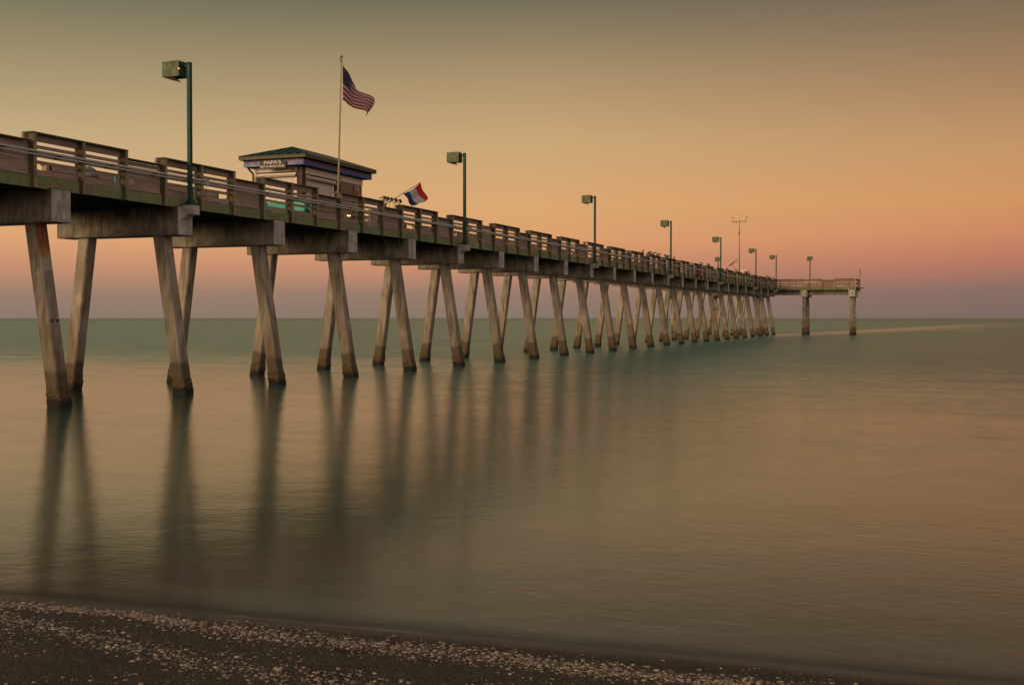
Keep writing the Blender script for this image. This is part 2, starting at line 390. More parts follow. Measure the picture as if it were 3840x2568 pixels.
# ------------------------------------------------------------------ beach
def f_sand(t, b, P, geo):
    z = t.xyz(P)[2]
    n1 = t.noise(P, 1.6, 5, .6); n2 = t.noise(P, 55, 3, .7); n3 = t.noise(P, 170, 2, .6)
    v = t.new('ShaderNodeTexVoronoi'); v.inputs['Scale'].default_value = 85; t.put(v.inputs['Vector'], P)
    vc = t.xyz(v.outputs['Color'])[0]
    c = t.mix(t.mr(n2, .35, .7), (.011, .0085, .007, 1), (.060, .045, .035, 1))
    c = t.mix(t.mr(vc, .80, .92, 0, .85), c, (.12, .092, .07, 1))
    v2 = t.new('ShaderNodeTexVoronoi'); v2.inputs['Scale'].default_value = 150; t.put(v2.inputs['Vector'], P)
    c = t.mix(t.mr(t.xyz(v2.outputs['Color'])[1], .88, .96, 0, .8), c, (.26, .21, .165, 1))
    c = t.mix(t.mr(n1, .52, .72, 0, .5), c, (.018, .012, .009, 1))
    sp = t.noise(t.scalev(P, (1.1, 3.6, 1)), 1.3, 3, .5)
    c = t.mix(t.mr(sp, .66, .71, 0, .85), c, (.006, .005, .004, 1))          # dark drifts of fine black sand
    wet = t.mr(z, .035, .005)
    c = t.mix(t.math('MULTIPLY', wet, .5), c, (.022, .016, .012, 1))
    t.put(b.inputs['Base Color'], c)
    t.put(b.inputs['Roughness'], t.fmix(wet, .9, .35))
    bump(t, b, t.math('ADD', t.math('MULTIPLY', n2, .8), t.math('ADD', t.math('MULTIPLY', n3, .3), t.math('MULTIPLY', v.outputs['Distance'], .6))), .9, .018)
sand_m = mat('shelly_sand', f_sand)
def hsh(x, y): return math.sin(x*127.1+y*311.7)*43758.5453 % 1
def vn(x, y):
    ix, iy = math.floor(x), math.floor(y); fx, fy = x-ix, y-iy
    fx = fx*fx*(3-2*fx); fy = fy*fy*(3-2*fy)
    return (hsh(ix, iy)*(1-fx)+hsh(ix+1, iy)*fx)*(1-fy)+(hsh(ix, iy+1)*(1-fx)+hsh(ix+1, iy+1)*fx)*fy
def ground_z(x, y):
    s = yedge(x)-y
    z = .10*s if s < 9 else .9 + .03*(s-9)
    if s > .25: z += (vn(x*2.2, y*5)-.5)*.02*min(1, s) + (vn(x*9, y*14)-.5)*.008
    return z
def grid(xs, ys):
    b = MB(); n = len(xs)
    p = [(x, y, ground_z(x, y)) for y in ys for x in xs]
    F = [(j*n+i, j*n+i+1, (j+1)*n+i+1, (j+1)*n+i) for j in range(len(ys)-1) for i in range(n-1)]
    return b.poly(p, F, sand_m)
xs = [-600, -300, -150, -80, -40, -20, -8, 0, 5, 9] + [12+.08*k for k in range(188)] + [28, 30, 34, 40, 60, 100, 200, 400, 650]
ys = [-700, -300, -120, -60, -40, -30, -26, -24, -22.5] + [-21+.07*k for k in range(66)] + [-16.3, -15.8, -15, -13, -10, -6, -2]
beach = grid(xs, ys).build('beach', smooth=True); beach['kind'] = 'structure'
def f_shell(t, b, P, geo):
    a = t.new('ShaderNodeAttribute'); a.attribute_name = 'tone'
    n = t.noise(P, 90, 3)
    c = t.mix(t.mr(n, .3, .7, 0, .4), a.outputs['Color'], (.10, .07, .05, 1))
    t.put(b.inputs['Base Color'], c); b.inputs['Roughness'].default_value = .7
shell_m = mat('sea_shell', f_shell)
sv, sf, sc = [], [], []
def shell(x, y, r):
    z = ground_z(x, y); a = random.random()*6.28; ex = random.uniform(.6, 1); h = r*random.uniform(.3, .65)
    tx, ty = random.uniform(-.3, .3), random.uniform(-.3, .3)
    tone = random.choice([(.34, .28, .22), (.26, .21, .16), (.42, .35, .28), (.20, .15, .11), (.30, .22, .18), (.15, .11, .08)] + ([(.28, .13, .05)] if random.random() < .12 else []))
    b = len(sv); n = 7
    for ring, (rr, hh) in enumerate(((1, 0), (.62, .75))):
        for k in range(n):
            t = a+2*math.pi*k/n; wob = random.uniform(.85, 1.12)
            px = r*rr*math.cos(t-a)*wob; py = r*rr*ex*math.sin(t-a)*wob
            qx = px*math.cos(a)-py*math.sin(a); qy = px*math.sin(a)+py*math.cos(a)
            sv.append((x+qx, y+qy, z-.003+h*hh+tx*qx+ty*qy))
    sv.append((x, y, z+h-.003))
    for k in range(n):
        sf.append((b+k, b+(k+1) % n, b+n+(k+1) % n)); sf.append((b+k, b+n+(k+1) % n, b+n+k)); sf.append((b+n+k, b+n+(k+1) % n, b+2*n))
    sc.extend([tone]*(2*n+1))
def interp(x, P):
    if x <= P[0][0]: return P[0][1]
    for (a, b), (c, d_) in zip(P[:-1], P[1:]):
        if x <= c: return b+(d_-b)*(x-a)/(c-a)
    return P[-1][1]
B1 = [(12, -17.45), (15.5, -17.33), (16.8, -17.20), (18.2, -17.38), (20.2, -17.32), (21.2, -17.36), (24, -17.30), (28, -17.2)]
B2 = [(12, -17.5), (16.07, -17.88), (17.2, -18.12), (18.3, -18.42), (20, -18.7), (24, -19)]
def rad(): return random.choice([.006, .007, .008, .010, .012, .015, .022])*random.uniform(.8, 1.15)
for k in range(15000):
    x = random.uniform(13, 27); w = .05+.07*vn(x*1.7, 3)+(.05 if x > 17.5 else 0)
    shell(x, interp(x, B1)+random.gauss(0, w), rad())
for k in range(6500):
    x = random.uniform(13, 26); shell(x, interp(x, B2)+random.gauss(0, .10+.1*vn(x, 9)), rad())
for k in range(12000):
    x = random.uniform(13, 26); y = random.uniform(-20.8, -17.1)
    if vn(x*1.3, y*2.4) > .4: shell(x, y, rad()*.8)
for k in range(260):
    x = random.uniform(14, 26); shell(x, yedge(x)-random.uniform(.05, .5), random.choice([.008, .012, .018]))
me = bpy.data.meshes.new('shells'); me.from_pydata(sv, [], sf)
ca = me.color_attributes.new('tone', 'FLOAT_COLOR', 'POINT')
ca.data.foreach_set('color', np.array([c+(1.,) for c in sc], dtype=np.float32).ravel())
me.materials.append(shell_m)
shells = link('seashells', me); shells['kind'] = 'stuff'
tag(shells, 'broken pale seashells strewn in bands over the dark sand', 'seashells')

# ------------------------------------------------------------------ pier
S = 5.5; NB = 25
pier = thing('fishing_pier', 'long fishing pier of raked concrete piles and weathered wooden railings running out to sea', 'pier')
def pile_rings(xb, xt, zt, seed, w=.43):
    rnd = random.Random(seed)
    zs = [-2.2, -.3, -.12] + [-.02+.055*k for k in range(15)] + [.95, 1.4, 2.2, 3.2, 3.8, 4.5, zt+.08]
    rings = []; c = .035; h = w/2; q = h-c
    base = [(-q, -h), (-q/2, -h), (0, -h), (q/2, -h), (q, -h), (h, -q), (h, -q/2), (h, 0), (h, q/2), (h, q), (q, h), (q/2, h), (0, h), (-q/2, h), (-q, h), (-h, q), (-h, q/2), (-h, 0), (-h, -q/2), (-h, -q)]
    for z in zs:
        t = z/zt; x = xb+(xt-xb)*t
        j = .035*max(0, min(1, (.62-z)/.25)) if z < .62 else .006
        ring = []
        for bx, by in base:
            k = 1+(rnd.random()*j+.35*j)/h
            ring.append((x+bx*k, by*k, z))
        rings.append(ring)
    return rings
def make_pile(xb, xt, seed, rust=False, zt=5.10):
    b = MB(); rings = pile_rings(xb, xt, zt, seed)
    if not rust: return b.rings(rings, M['pile'])
    n = len(rings[0]); p = [q for r in rings for q in r]
    b.poly(p, [tuple(range(n))[::-1], tuple((len(rings)-1)*n+k for k in range(n))], M['pile'])
    for i in range(len(rings)-1):
        for k in range(n):
            ctr = rings[i][k][0]; top = rings[i][k][2] > 3.7 and 4 <= k < 10
            b.v  # faces use the shared ring vertices
            b.f.append((i*n+k, i*n+(k+1) % n, (i+1)*n+(k+1) % n, (i+1)*n+k)); b.m.append(b.mi(M['rustp'] if top else M['pile']))
    return b
def cap_mb(wd=.763):
    b = MB(); b.box(-4.884, 0, 0, wd, 5.102, 6.02, M['cap'], mx=M['capend']); return b
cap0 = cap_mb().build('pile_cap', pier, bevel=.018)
PY = .3815
near = [make_pile(-.109, -.91, s).build('pile', cap0, (0, PY, 0)) for s in (1,)]
far_ = make_pile(-4.648, -3.93, 5).build('pile', cap0, (0, PY, 0))
near_m = [near[0].data] + [None]*2; far_m = [far_.data, None]
def extra_mesh(mb):
    o = mb.build('x'); m = o.data; bpy.data.objects.remove(o); return m
near_m[1] = extra_mesh(make_pile(-.109, -.91, 2)); near_m[2] = extra_mesh(make_pile(-.109, -.91, 3)); far_m[1] = extra_mesh(make_pile(-4.648, -3.93, 6))
rust_mesh = extra_mesh(make_pile(-.109, -.91, 9, True))
# rust straps that tie the deck edge to the cap
sm = MB(); sm.box(-.135, -.122, -.04, .04, 6.0, 6.19, M['rust']); sm.cyl((-.122, 0, 6.14), (-.108, 0, 6.14), .013, .013, M['bolt'], 6)
st = sm.build('strap', cap0, (0, .17, 0)); st2 = dup(st, cap0, (0, .52, 0))
caps = {}
for i in [k for k in range(-2, NB) if k] + [0]:
    if i == 0: c = cap0
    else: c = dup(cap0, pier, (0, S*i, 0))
    caps[i] = c
    ks = [k for k in c.children if k.name.startswith('pile')]
    for k in ks:
        if k.data == near_m[0]: k.data = rust_mesh if i == 0 else near_m[i % 3]
        elif k.data == far_m[0]: k.data = far_m[i % 2]
        if i == 0 and k.data == rust_mesh: k['label'] = 'concrete pile with orange rust stain under the cap'
for k in caps[0].children:
    if k.data == rust_mesh: MB().box(-.268, -.258, -.15, .16, 2.31, 2.43, M['bolt']).box(-.27, -.2555, -.05, .03, 2.32, 2.42, M['tan']).build('mark', k)
# head of the pier: bents turned a quarter
TY = 133.0
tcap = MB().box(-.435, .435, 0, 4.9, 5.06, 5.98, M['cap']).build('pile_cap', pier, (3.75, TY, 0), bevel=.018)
for f in tcap.data.polygons: pass
tcap.data.materials.append(M['capend'])
for f in tcap.data.polygons:
    if f.normal.y < -.9 or f.normal.x > .9: f.material_index = 1
def tpile(yb, yt, seed):
    rings = pile_rings(yb, yt, 5.06, seed); rings = [[(y, x, z) for x, y, z in r] for r in rings]
    return MB().rings(rings, M['pile'])
tpile(.12, .85, 11).build('pile', tcap); tpile(4.78, 4.05, 12).build('pile', tcap)
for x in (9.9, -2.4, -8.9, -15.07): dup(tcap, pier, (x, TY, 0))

# deck, stringers, fascia
Y0 = -2*S-1.5; Y1 = TY+.2
dk = MB()
for k in range(int((Y1-Y0)/.15)):
    y = Y0+k*.15; dk.box(-4.70, -.21, y, y+.14, 6.27, 6.31, M['board'])
for k in range(int((11+15.6)/.15)):
    x = -15.4+k*.15; dk.box(x, x+.14, TY+.21, TY+4.72, 6.27, 6.31, M['board'])
dk.build('deck', pier)
sg = MB()
for x in (-4.6, -3.9, -3.2, -2.5, -1.8, -1.1, -.42): sg.box(x-.06, x+.06, Y0, Y1, 6.022, 6.268, M['stringer'])
for y in (.5, 1.4, 2.4, 3.4, 4.4): sg.box(-15.4, 10.35, TY+y-.06, TY+y+.06, 6.022, 6.268, M['stringer'])
sg.build('stringers', pier)
eb = MB().box(-15.3, 10.2, TY+.62, TY+.9, 5.31, 5.97, M['cap']); eb.build('edge_beam', pier, bevel=.01)
# each railing section: boards as one mesh, posts as its own pieces
LV = [(7.255, 7.44), (7.065, 7.16), (6.84, 6.99), (6.66, 6.75), (6.35, 6.42)]
def section(seed, side=1, mirror=False, posts=True, solid_all=False, length=S, m_b=None, m_f=None):
    """local frame: y runs along the pier from the first post, x = 0 is the outer post face"""
    rnd = random.Random(seed); b = MB(); mb_ = m_b or M['board']; mf = m_f or M['fascia']
    def bd(y0, y1, z0, z1, x0=-.232, x1=-.192, m=None):
        s = rnd.uniform(-.006, .006); b.box(x0, x1, y0, y1, z0+s, z1+s, m or mb_)
    ye = 3.75 if not solid_all else length
    for z0, z1 in LV: bd(.02, ye, z0, z1)
    bd(.02, ye, 6.425, 6.50, m=mb_)
    b.box(-.335, .015, -.06, ye+.03, 7.443, 7.478, M['topcap'])
    b.box(-.30, -.236, -.13, ye, 7.27, 7.438, mb_)
    # low, closely boarded bay
    if not solid_all:
        z = 6.35
        while z < 7.12:
            g = rnd.choice([.004, .004, .006, .016]); h = rnd.uniform(.125, .15)
            if z+h > 7.16: h = 7.20-z-g
            bd(ye+.01, length+.02, z+g, min(z+h, 7.2)); z += h
        b.box(-.31, .005, ye+.032, length-.064, 7.215, 7.245, M['topcap'])
        b.box(-.145, -.10, ye+.1, length-.1, 6.33, 6.36, mb_)
    for y0, y1 in ((.0, 1.86), (1.865, 3.66), (3.665, length)):
        b.box(-.19, -.142, y0, y1, 6.0+rnd.uniform(-.012, .012), 6.325, mf)
    return b
def post_mb(h=7.44):
    b = MB(); b.box(-.19, 0, 0, .115, 5.985, h, M['post'])
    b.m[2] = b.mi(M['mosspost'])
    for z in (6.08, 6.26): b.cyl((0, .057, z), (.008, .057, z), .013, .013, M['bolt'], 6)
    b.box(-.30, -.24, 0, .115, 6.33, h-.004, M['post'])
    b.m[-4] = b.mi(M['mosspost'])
    return b
pm = post_mb().build('post'); pmesh = pm.data; bpy.data.objects.remove(pm)
secs = [extra_mesh(section(s)) for s in range(5)]
farposts = MB()
for i in range(-2, NB-1):
    y = S*i-.62
    o = link('railing_section', secs[i % 5], pier, (0, y, 0))
    for py in (0, 1.87, 3.67): link('post', pmesh, o, (0, py, 0))
    # the railing on the far side, mirrored
    fo = link('far_railing_section', secs[(i+2) % 5], pier, (-4.9, y, 0)); fo.scale = (-1, 1, 1)
    for py in (0, 1.87, 3.67):
        farposts.box(-4.9, -4.71, y+py, y+py+.115, 5.985, 7.44, M['post'])
        farposts.box(-4.66, -4.60, y+py, y+py+.115, 6.33, 7.436, M['post'])
# last stretch to the corner
ly = S*(NB-1)-.62
o = link('railing_section', extra_mesh(section(77, solid_all=True, length=1.75)), pier, (0, ly, 0))
link('post', pmesh, o, (0, 0, 0)); link('post', pmesh, o, (0, 1.5, 0))
# railings round the head
def tsec(x0, length, pattern, ypos, flip=False, seed=0, face=1):
    """railing along +X; outer face towards -Y"""
    b = MB(); rnd = random.Random(seed)
    bd = lambda a, c, z0, z1, m: b.box(a, c, .19, .232, z0, z1, m)
    for a, c, kind in pattern:
        if kind == 'hi':
            for z0, z1 in ((7.27, 7.44), (7.04, 7.13), (6.80, 6.92), (6.52, 6.64)): bd(a, c, z0-.03, z1-.03, M['boardx'])
            bd(a, c, 6.36, 6.47, M['boardx'])
            b.box(a-.03, c+.03, -.01, .33, 7.413, 7.448, M['boardx'])
        else:
            z = 6.33
            while z < 7.05: bd(a, c, z+.004, z+.14, M['boardx']); z += .142
            b.box(a+.03, c-.03, -.005, .3, 7.18, 7.21, M['boardx'])
        b.box(a, c, .142, .188, 5.97, 6.30, M['fasciax'])
    o = b.build('railing_section', pier, (x0, ypos, 0))
    return o
def tpost(o, x, orange=False):
    key = 'tp_o' if orange else 'tp'
    b = MB(); m = M['boardx'] if orange else M['post']
    b.box(0, .14, 0, .188, 5.95, 7.41, m); b.build('post', o, (x, 0, 0))
o1 = tsec(0, 6.1, [(-.1, 6.05, 'hi')], TY, seed=1)
for x, q in ((.57, 0), (2.5, 0), (4.25, 1), (6.0, 1)): tpost(o1, x, q)
o2 = tsec(0, 4.4, [(6.16, 7.65, 'lo'), (7.75, 10.4, 'hi')], TY, seed=2)
for x, q in ((7.68, 0), (9.44, 1), (10.3, 0)): tpost(o2, x, q)
o3 = tsec(0, 10, [(-15.4, -10, 'hi'), (-9.9, -8, 'lo'), (-7.9, -4.9, 'hi')], TY, seed=3)
for x in (-15.4, -13.5, -11.7, -9.95, -7.95, -6.4): tpost(o3, x)
# far side and ends of the head
b = MB()
for z0, z1 in (LV[0], LV[2], (6.36, 6.47)):
    b.box(-15.4, 10.4, TY+4.70, TY+4.74, z0-.03, z1-.03, M['boardx'])
    b.box(10.36, 10.40, TY+.24, TY+4.69, z0-.03, z1-.03, M['boardx'])
    b.box(-15.4, -15.36, TY+.24, TY+4.69, z0-.03, z1-.03, M['boardx'])
b.box(-15.4, 10.45, TY+4.60, TY+4.9, 7.413, 7.448, M['boardx'])
b.box(10.2, 10.5, TY+.34, TY+4.59, 7.413, 7.448, M['boardx'])
b.box(-15.5, -15.2, TY+.34, TY+4.59, 7.413, 7.448, M['boardx'])
b.box(10.41, 10.45, TY+.2, TY+4.7, 5.97, 6.30, M['fasciax'])
b.box(-15.4, 10.4, TY+4.75, TY+4.79, 5.97, 6.30, M['fasciax'])
b.build('far_railing_section', pier)
for k in range(15): farposts.box(-15.3+1.83*k, -15.16+1.83*k, TY+4.8, TY+4.94, 5.95, 7.41, M['post'])
for k in (1, 2, 3): farposts.box(10.452, 10.6, TY+1.5*k, TY+1.5*k+.14, 5.95, 7.41, M['post'])
fp = farposts.build('post', pier); fp['kind'] = 'stuff'
# conduits along the outside of the near railing
def conduit(pts, r): return MB().path(pts, r, M['conduit'], 8)
up = [(.05, -12, 6.955), (.05, 17.35, 6.955), (.05, 17.62, 6.90), (.05, 18.2, 6.90), (.05, 18.9, 6.93), (.05, 95.0, 6.955)]
up += [(.05, 97, 6.84), (.05, 98.3, 6.88), (.05, 118, 6.93), (.05, 120, 6.78), (.05, 131.5, 6.82)]
conduit(up, .030).build('conduit', pier)
conduit([(.045, -12, 6.865), (.045, 95, 6.865), (.045, 96.6, 6.80), (.045, 118, 6.84)], .021).build('conduit', pier)
conduit([(.05, 18.2, 6.89), (.05, 18.2, 6.27), (.05, 18.05, 6.26)], .022).build('conduit', pier)
cl = MB()
for k in range(-6, 60):
    y = k*2.05+.4; cl.box(-.2, .01, y-.08, y+.02, 6.87, 6.94, M['bolt']); cl.cyl((.05, y, 6.955), (.05, y+.05, 6.955), .036, .036, M['conduit'], 8)
cl.build('conduit_clamps', pier)
for i in (1, 5, 9, 13, 17, 21):
    bb = MB().box(.0, .11, -.09, .09, 6.80, 7.02, M['box']); bb.build('junction_box', pier, (.0, S*i+1.44, 0), bevel=.01)
    MB().path([(.04, S*i+1.44, 6.8), (.03, S*i+1.42, 6.55), (.03, S*i+1.2, 6.42), (.08, S*i+.7, 6.5), (.15, S*i+.45, 6.62)], .008, M['steel'], 6).build('cable', pier)
# brackets for the lamps
def bracket(parent, loc=(0, 0, 0)):
    b = MB(); y0, y1 = .19, .57
    prof = [(0.002, 5.60), (.13, 5.70), (.19, 5.755), (.42, 5.755), (.42, 6.055), (0.002, 6.055)]
    p = [(x, y0, z) for x, z in prof] + [(x, y1, z) for x, z in prof]; n = len(prof)
    F = [tuple(range(n))[::-1], tuple(range(n, 2*n))] + [(k, (k+1) % n, n+(k+1) % n, n+k) for k in range(n)]
    b.poly(p, F, M['capend']); return b.build('lamp_bracket', parent, loc)
for i in (1, 5, 9, 13, 17, 21, 24): bracket(caps[i])

# ------------------------------------------------------------------ lamp posts
def make_lamp(label):
    t = thing('lamp_post', label, 'lamp post', (0, 0, 0), 'green lamp posts along the pier')
    b = MB(); b.box(-.19, .19, -.14, .14, 0, .05, M['green']); b.box(-.11, .11, -.11, .11, .05, .15, M['green']); b.build('base', t)
    b = MB(); b.box(-.065, .065, -.065, .065, .15, 4.52, M['green']); b.box(-.075, .075, -.075, .075, 4.52, 4.55, M['green']); b.build('pole', t, bevel=.012)
    b = MB().box(-.24, -.074, -.06, .06, 4.40, 4.47, M['green']); b.build('arm', t)
    hd = MB()
    x0, x1, y0, y1, z0, z1 = -.86, -.22, -.25, .22, 4.10, 4.555
    hd.box(x0, x1, y0, y0+.012, z0, z1, M['olive'])           # landward panel
    hd.box(x0, x1, y1-.012, y1, z0, z1, M['olive'])
    hd.box(x1-.012, x1, y0+.0125, y1-.0125, z0, z1, M['green'])
    hd.box(x0, x0+.012, y0+.0125, y1-.0125, z0, z1, M['olive'])
    hd.box(x0-.01, x1+.01, y0-.01, y1+.01, z1+.001, z1+.016, M['green'])
    hd.box(x0+.02, x1-.02, y0+.02, y1-.02, z0+.12, z0+.14, M['inner'])
    h = hd.build('lamp_head', t)
    fl = MB(); fl.poly([(x0+.01, y0+.015, z0+.02), (x0+.38, y0+.015, z0+.02), (x0+.40, y1, z0-.11), (x0+.01, y1, z0-.01)], [(0, 1, 2, 3)], M['inner'])
    fl.poly([(x0+.01, y0+.015, z0+.026), (x0+.38, y0+.015, z0+.026), (x0+.40, y1, z0-.104), (x0+.01, y1, z0-.004)], [(3, 2, 1, 0)], M['inner'])
    fl.build('flap', h)
    sp = MB(); r = random.Random(3)
    for k in range(70):
        x = r.uniform(x0+.06, x1); y = r.uniform(y0+.05, y1-.05)
        sp.cyl((x, y, z1+.01), (x+r.uniform(-.05, .05), y+r.uniform(-.04, .04), z1+.10+r.uniform(-.03, .02)), .0035, .002, M['wire'], 3, False)
    sp.build('bird_spikes', h)
    MB().box(x1-.02, x1+.012, y0-.016, y0+.03, z0+.21, z0+.245, M['orange']).build('orange_glint', h)  # emissive chip standing in for an orange glint, nearest head only
    return t
lamp_labels = ['tallest nearest green lamp post at the left, rising above the wooden railing',
 'second nearest green lamp post, just right of the snack shop and small flag',
 'third green lamp post along the railing, near the middle of the photo',
 'fourth green lamp post, standing among the perched gulls',
 'fifth green lamp post, to the left of the weather mast',
 'sixth green lamp post, to the right of the weather mast',
 'seventh green lamp post at the corner where the pier head turns off']
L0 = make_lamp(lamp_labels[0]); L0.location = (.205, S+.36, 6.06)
def drop_glint(l):
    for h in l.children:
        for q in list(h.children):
            if q.name.startswith('orange_glint'): bpy.data.objects.remove(q)
for n_, i in enumerate((5, 9, 13, 17, 21, 24)):
    l = dup(L0, None, (.205, S*i+.36, 6.06)); l['label'] = lamp_labels[n_+1]; drop_glint(l)
def wide(l):
    for h in l.children:
        if h.name.startswith('lamp_head'): h.scale = (.8, 1.5, 1); h.location.x = -.05
l = dup(L0, None, (3.95, TY+5.1, 6.06)); l.rotation_euler.z = math.pi/2; drop_glint(l); wide(l); l['label'] = 'green lamp post seen end on behind the wooden railing of the pier head'
l = dup(L0, None, (-8.72, TY+5.1, 6.2)); l.rotation_euler.z = math.pi/2; drop_glint(l); wide(l); l['label'] = 'short looking green lamp just left of the fifth lamp post, mostly hidden by the railing'
# brackets for those two are extra caps' ledges
for x in (3.95, -8.72):
    MB().box(x-.2, x+.2, TY+4.85, TY+5.35, 5.76, 6.055, M['capend']).build('lamp_bracket', pier, bevel=.01)

# ------------------------------------------------------------------ snack shop
shop = thing('snack_shop', 'small bait and snack shop with green hipped roof and blue sign band on the pier', 'shop', (0, 0, 0))
wx, wl, wy0, wy1 = -2.10, -4.42, 16.42, 21.45
w = MB()
w.box(wl+.05, wx-.05, wy0+.06, wy1-.02, 6.312, 8.50, M['tan'])
w.box(wl, wx-.14, wy0, wy0+.05, 8.50, 8.70, M['white']); w.box(wx-.05, wx, wy0+.2, wy1+.12, 8.42, 8.68, M['white'])
w.box(wl, wl+.1, wy0+.01, wy0+.055, 6.312, 8.50, M['white'])
w.build('wall', shop)
c_ = MB(); c_.box(wx-.26, wx+.01, wy0-.02, wy0+.22, 6.312, 8.68, M['brown']); c_.build('corner_column', shop)
c_ = MB(); c_.box(wx-.02, wx+.02, wy0+.225, wy0+.29, 6.312, 8.42, M['tan']); c_.build('trim', shop)
c_ = MB(); c_.box(wx-.08, wx+.02, wy1-.10, wy1+.02, 6.312, 8.41, M['tan']); c_.build('end_post', shop)
def shutter(axis, a0, a1, plane, z0, z1, name='roller_shutter'):
    b = MB()
    bx = (lambda u0, u1, d0, d1, z0_, z1_, m: b.box(u0, u1, plane-d1, plane-d0, z0_, z1_, m)) if axis == 'x' else (lambda u0, u1, d0, d1, z0_, z1_, m: b.box(plane+d0, plane+d1, u0, u1, z0_, z1_, m))
    bx(a0+.04, a1-.04, .003, .01, z0, z1-.24, M['groove'])
    z = z0
    while z < z1-.26:
        bx(a0+.05, a1-.05, .01, .03, z, z+.042, M['slat']); z += .055
    bx(a0, a0+.05, .003, .045, z0, z1-.22, M['slat']); bx(a1-.05, a1, .003, .045, z0, z1-.22, M['slat'])
    o = b.build(name, shop)
    h = MB(); bx2 = (lambda *q: h.box(q[0], q[1], plane-q[3], plane-q[2], q[4], q[5], q[6])) if axis == 'x' else (lambda *q: h.box(plane+q[2], plane+q[3], q[0], q[1], q[4], q[5], q[6]))
    bx2(a0-.02, a1+.02, .003, .20, z1-.02, z1, M['tan']); bx2(a0-.02, a1+.02, .003, .14, z1-.13, z1-.06, M['white'])
    bx2(a0, a1, .003, .19, z1-.22, z1-.14, M['tan'])
    h.build('shutter_housing', o)
    return o
s1 = shutter('x', -4.28, -2.38, wy0+.055, 6.9, 8.50); s1['label'] = 'pale roller shutter facing the beach'
s2 = shutter('y', 16.72, 19.0, wx-.05, 6.9, 8.40); s2['label'] = 'grey roller shutter on the long side'
b = MB(); b.box(wx-.05, wx-.02, 19.05, 19.35, 6.312, 8.38, M['dark']); b.build('dark_gap', shop)
b = MB(); b.box(wx-.02, wx, 19.12, 19.26, 7.3, 7.95, M['yellow']); b.box(wx-.02, wx-.001, 19.13, 19.27, 7.0, 7.28, M['teal']); b.build('notice_board', shop)
# tarp hung in folds
b = MB(); n = 34; rows = 10; p = []
for j in range(rows):
    for k in range(n):
        u = k/(n-1); v = j/(rows-1)
        y = 19.38+1.2*u; z = 8.36-1.75*v
        gather = .05*math.sin((u+(v*.25)*(1-u))*38)*(1-.3*v)
        p.append((wx+.05+gather, y+.12*v*(1-u), z))
b.poly(p, [(j*n+k, j*n+k+1, (j+1)*n+k+1, (j+1)*n+k) for j in range(rows-1) for k in range(n-1)], M['tarp'])
b.build('tarp', shop, smooth=True)
b = MB(); b.box(wx-.05, wx-.01, 20.62, 20.80, 6.312, 8.38, M['dark']); b.build('door_gap', shop)
b = MB(); b.box(wx-.05, wx-.005, 20.82, 21.3, 7.0, 8.36, M['tan']); b.box(wx-.004, wx+.006, 20.9, 21.1, 7.9, 8.15, M['redp']); b.build('notice_panel', shop)
MB().box(wx+.001, wx+.02, 19.34, 19.5, 8.44, 8.6, M['redp']).build('red_notice', shop)
MB().box(-2.62, -2.46, wy0-.02, wy0-.001, 8.53, 8.62, M['redp']).build('red_notice', shop)
# lower counter wall, teal
b = MB(); b.box(wl, wx-.28, wy0-.10, wy0+.002, 6.312, 7.24, M['teal']); b.build('counter', shop); MB().box(wx-.04, wx+.03, 19.4, 20.6, 6.312, 6.7, M['teal']).build('kick_board', shop)
# sign band
ex0, ex1, ey0, ey1, ez = -4.62, -1.75, 15.93, 21.76, 8.95
b = MB()
b.box(ex0, ex1, ey0, ey0+.05, 8.835, ez, M['mauve']); b.box(ex0, ex1, ey0-.002, ey0+.05, 8.70, 8.815, M['blue'])
b.box(ex1-.05, ex1, ey0+.0501, ey1, 8.835, ez-.02, M['mauve']); b.box(ex1-.05, ex1+.002, ey0+.0501, ey1, 8.70, 8.815, M['blue'])
b.box(ex0, ex0+.05, ey0+.0501, ey1, 8.70, ez, M['blue']); b.box(ex0, ex1, ey1, ey1+.04, 8.70, ez, M['blue'])
b.build('sign_band', shop)
b = MB(); b.box(ex0+.15, ex1+.006, ey0-.008, ey0+.04, 8.815, 8.835, M['red']); b.box(ex1-.04, ex1+.008, ey0+.041, ey1, 8.815, 8.835, M['red'])
b.build('red_stripe', shop)
b = MB(); b.box(ex0+.06, ex1-.06, ey0+.06, ey1-.01, 8.705, 8.72, M['soffit']); b.build('soffit', shop)
text('lettering', 'FOOD', M['letter2'], shop, (-4.12, ey0-.006, 8.757), (R(90), 0, 0), .36, .07)
text('lettering', 'SODA', M['letter2'], shop, (-2.33, ey0-.006, 8.762), (R(90), 0, 0), .37, .075)
text('lettering', 'BAIT', M['letter3'], shop, (ex1+.006, 17.35, 8.757), (R(90), 0, R(90)), .42, .085)
text('lettering', 'LICENSES', M['letter3'], shop, (ex1+.006, 18.25, 8.755), (R(90), 0, R(90)), .9, .075)
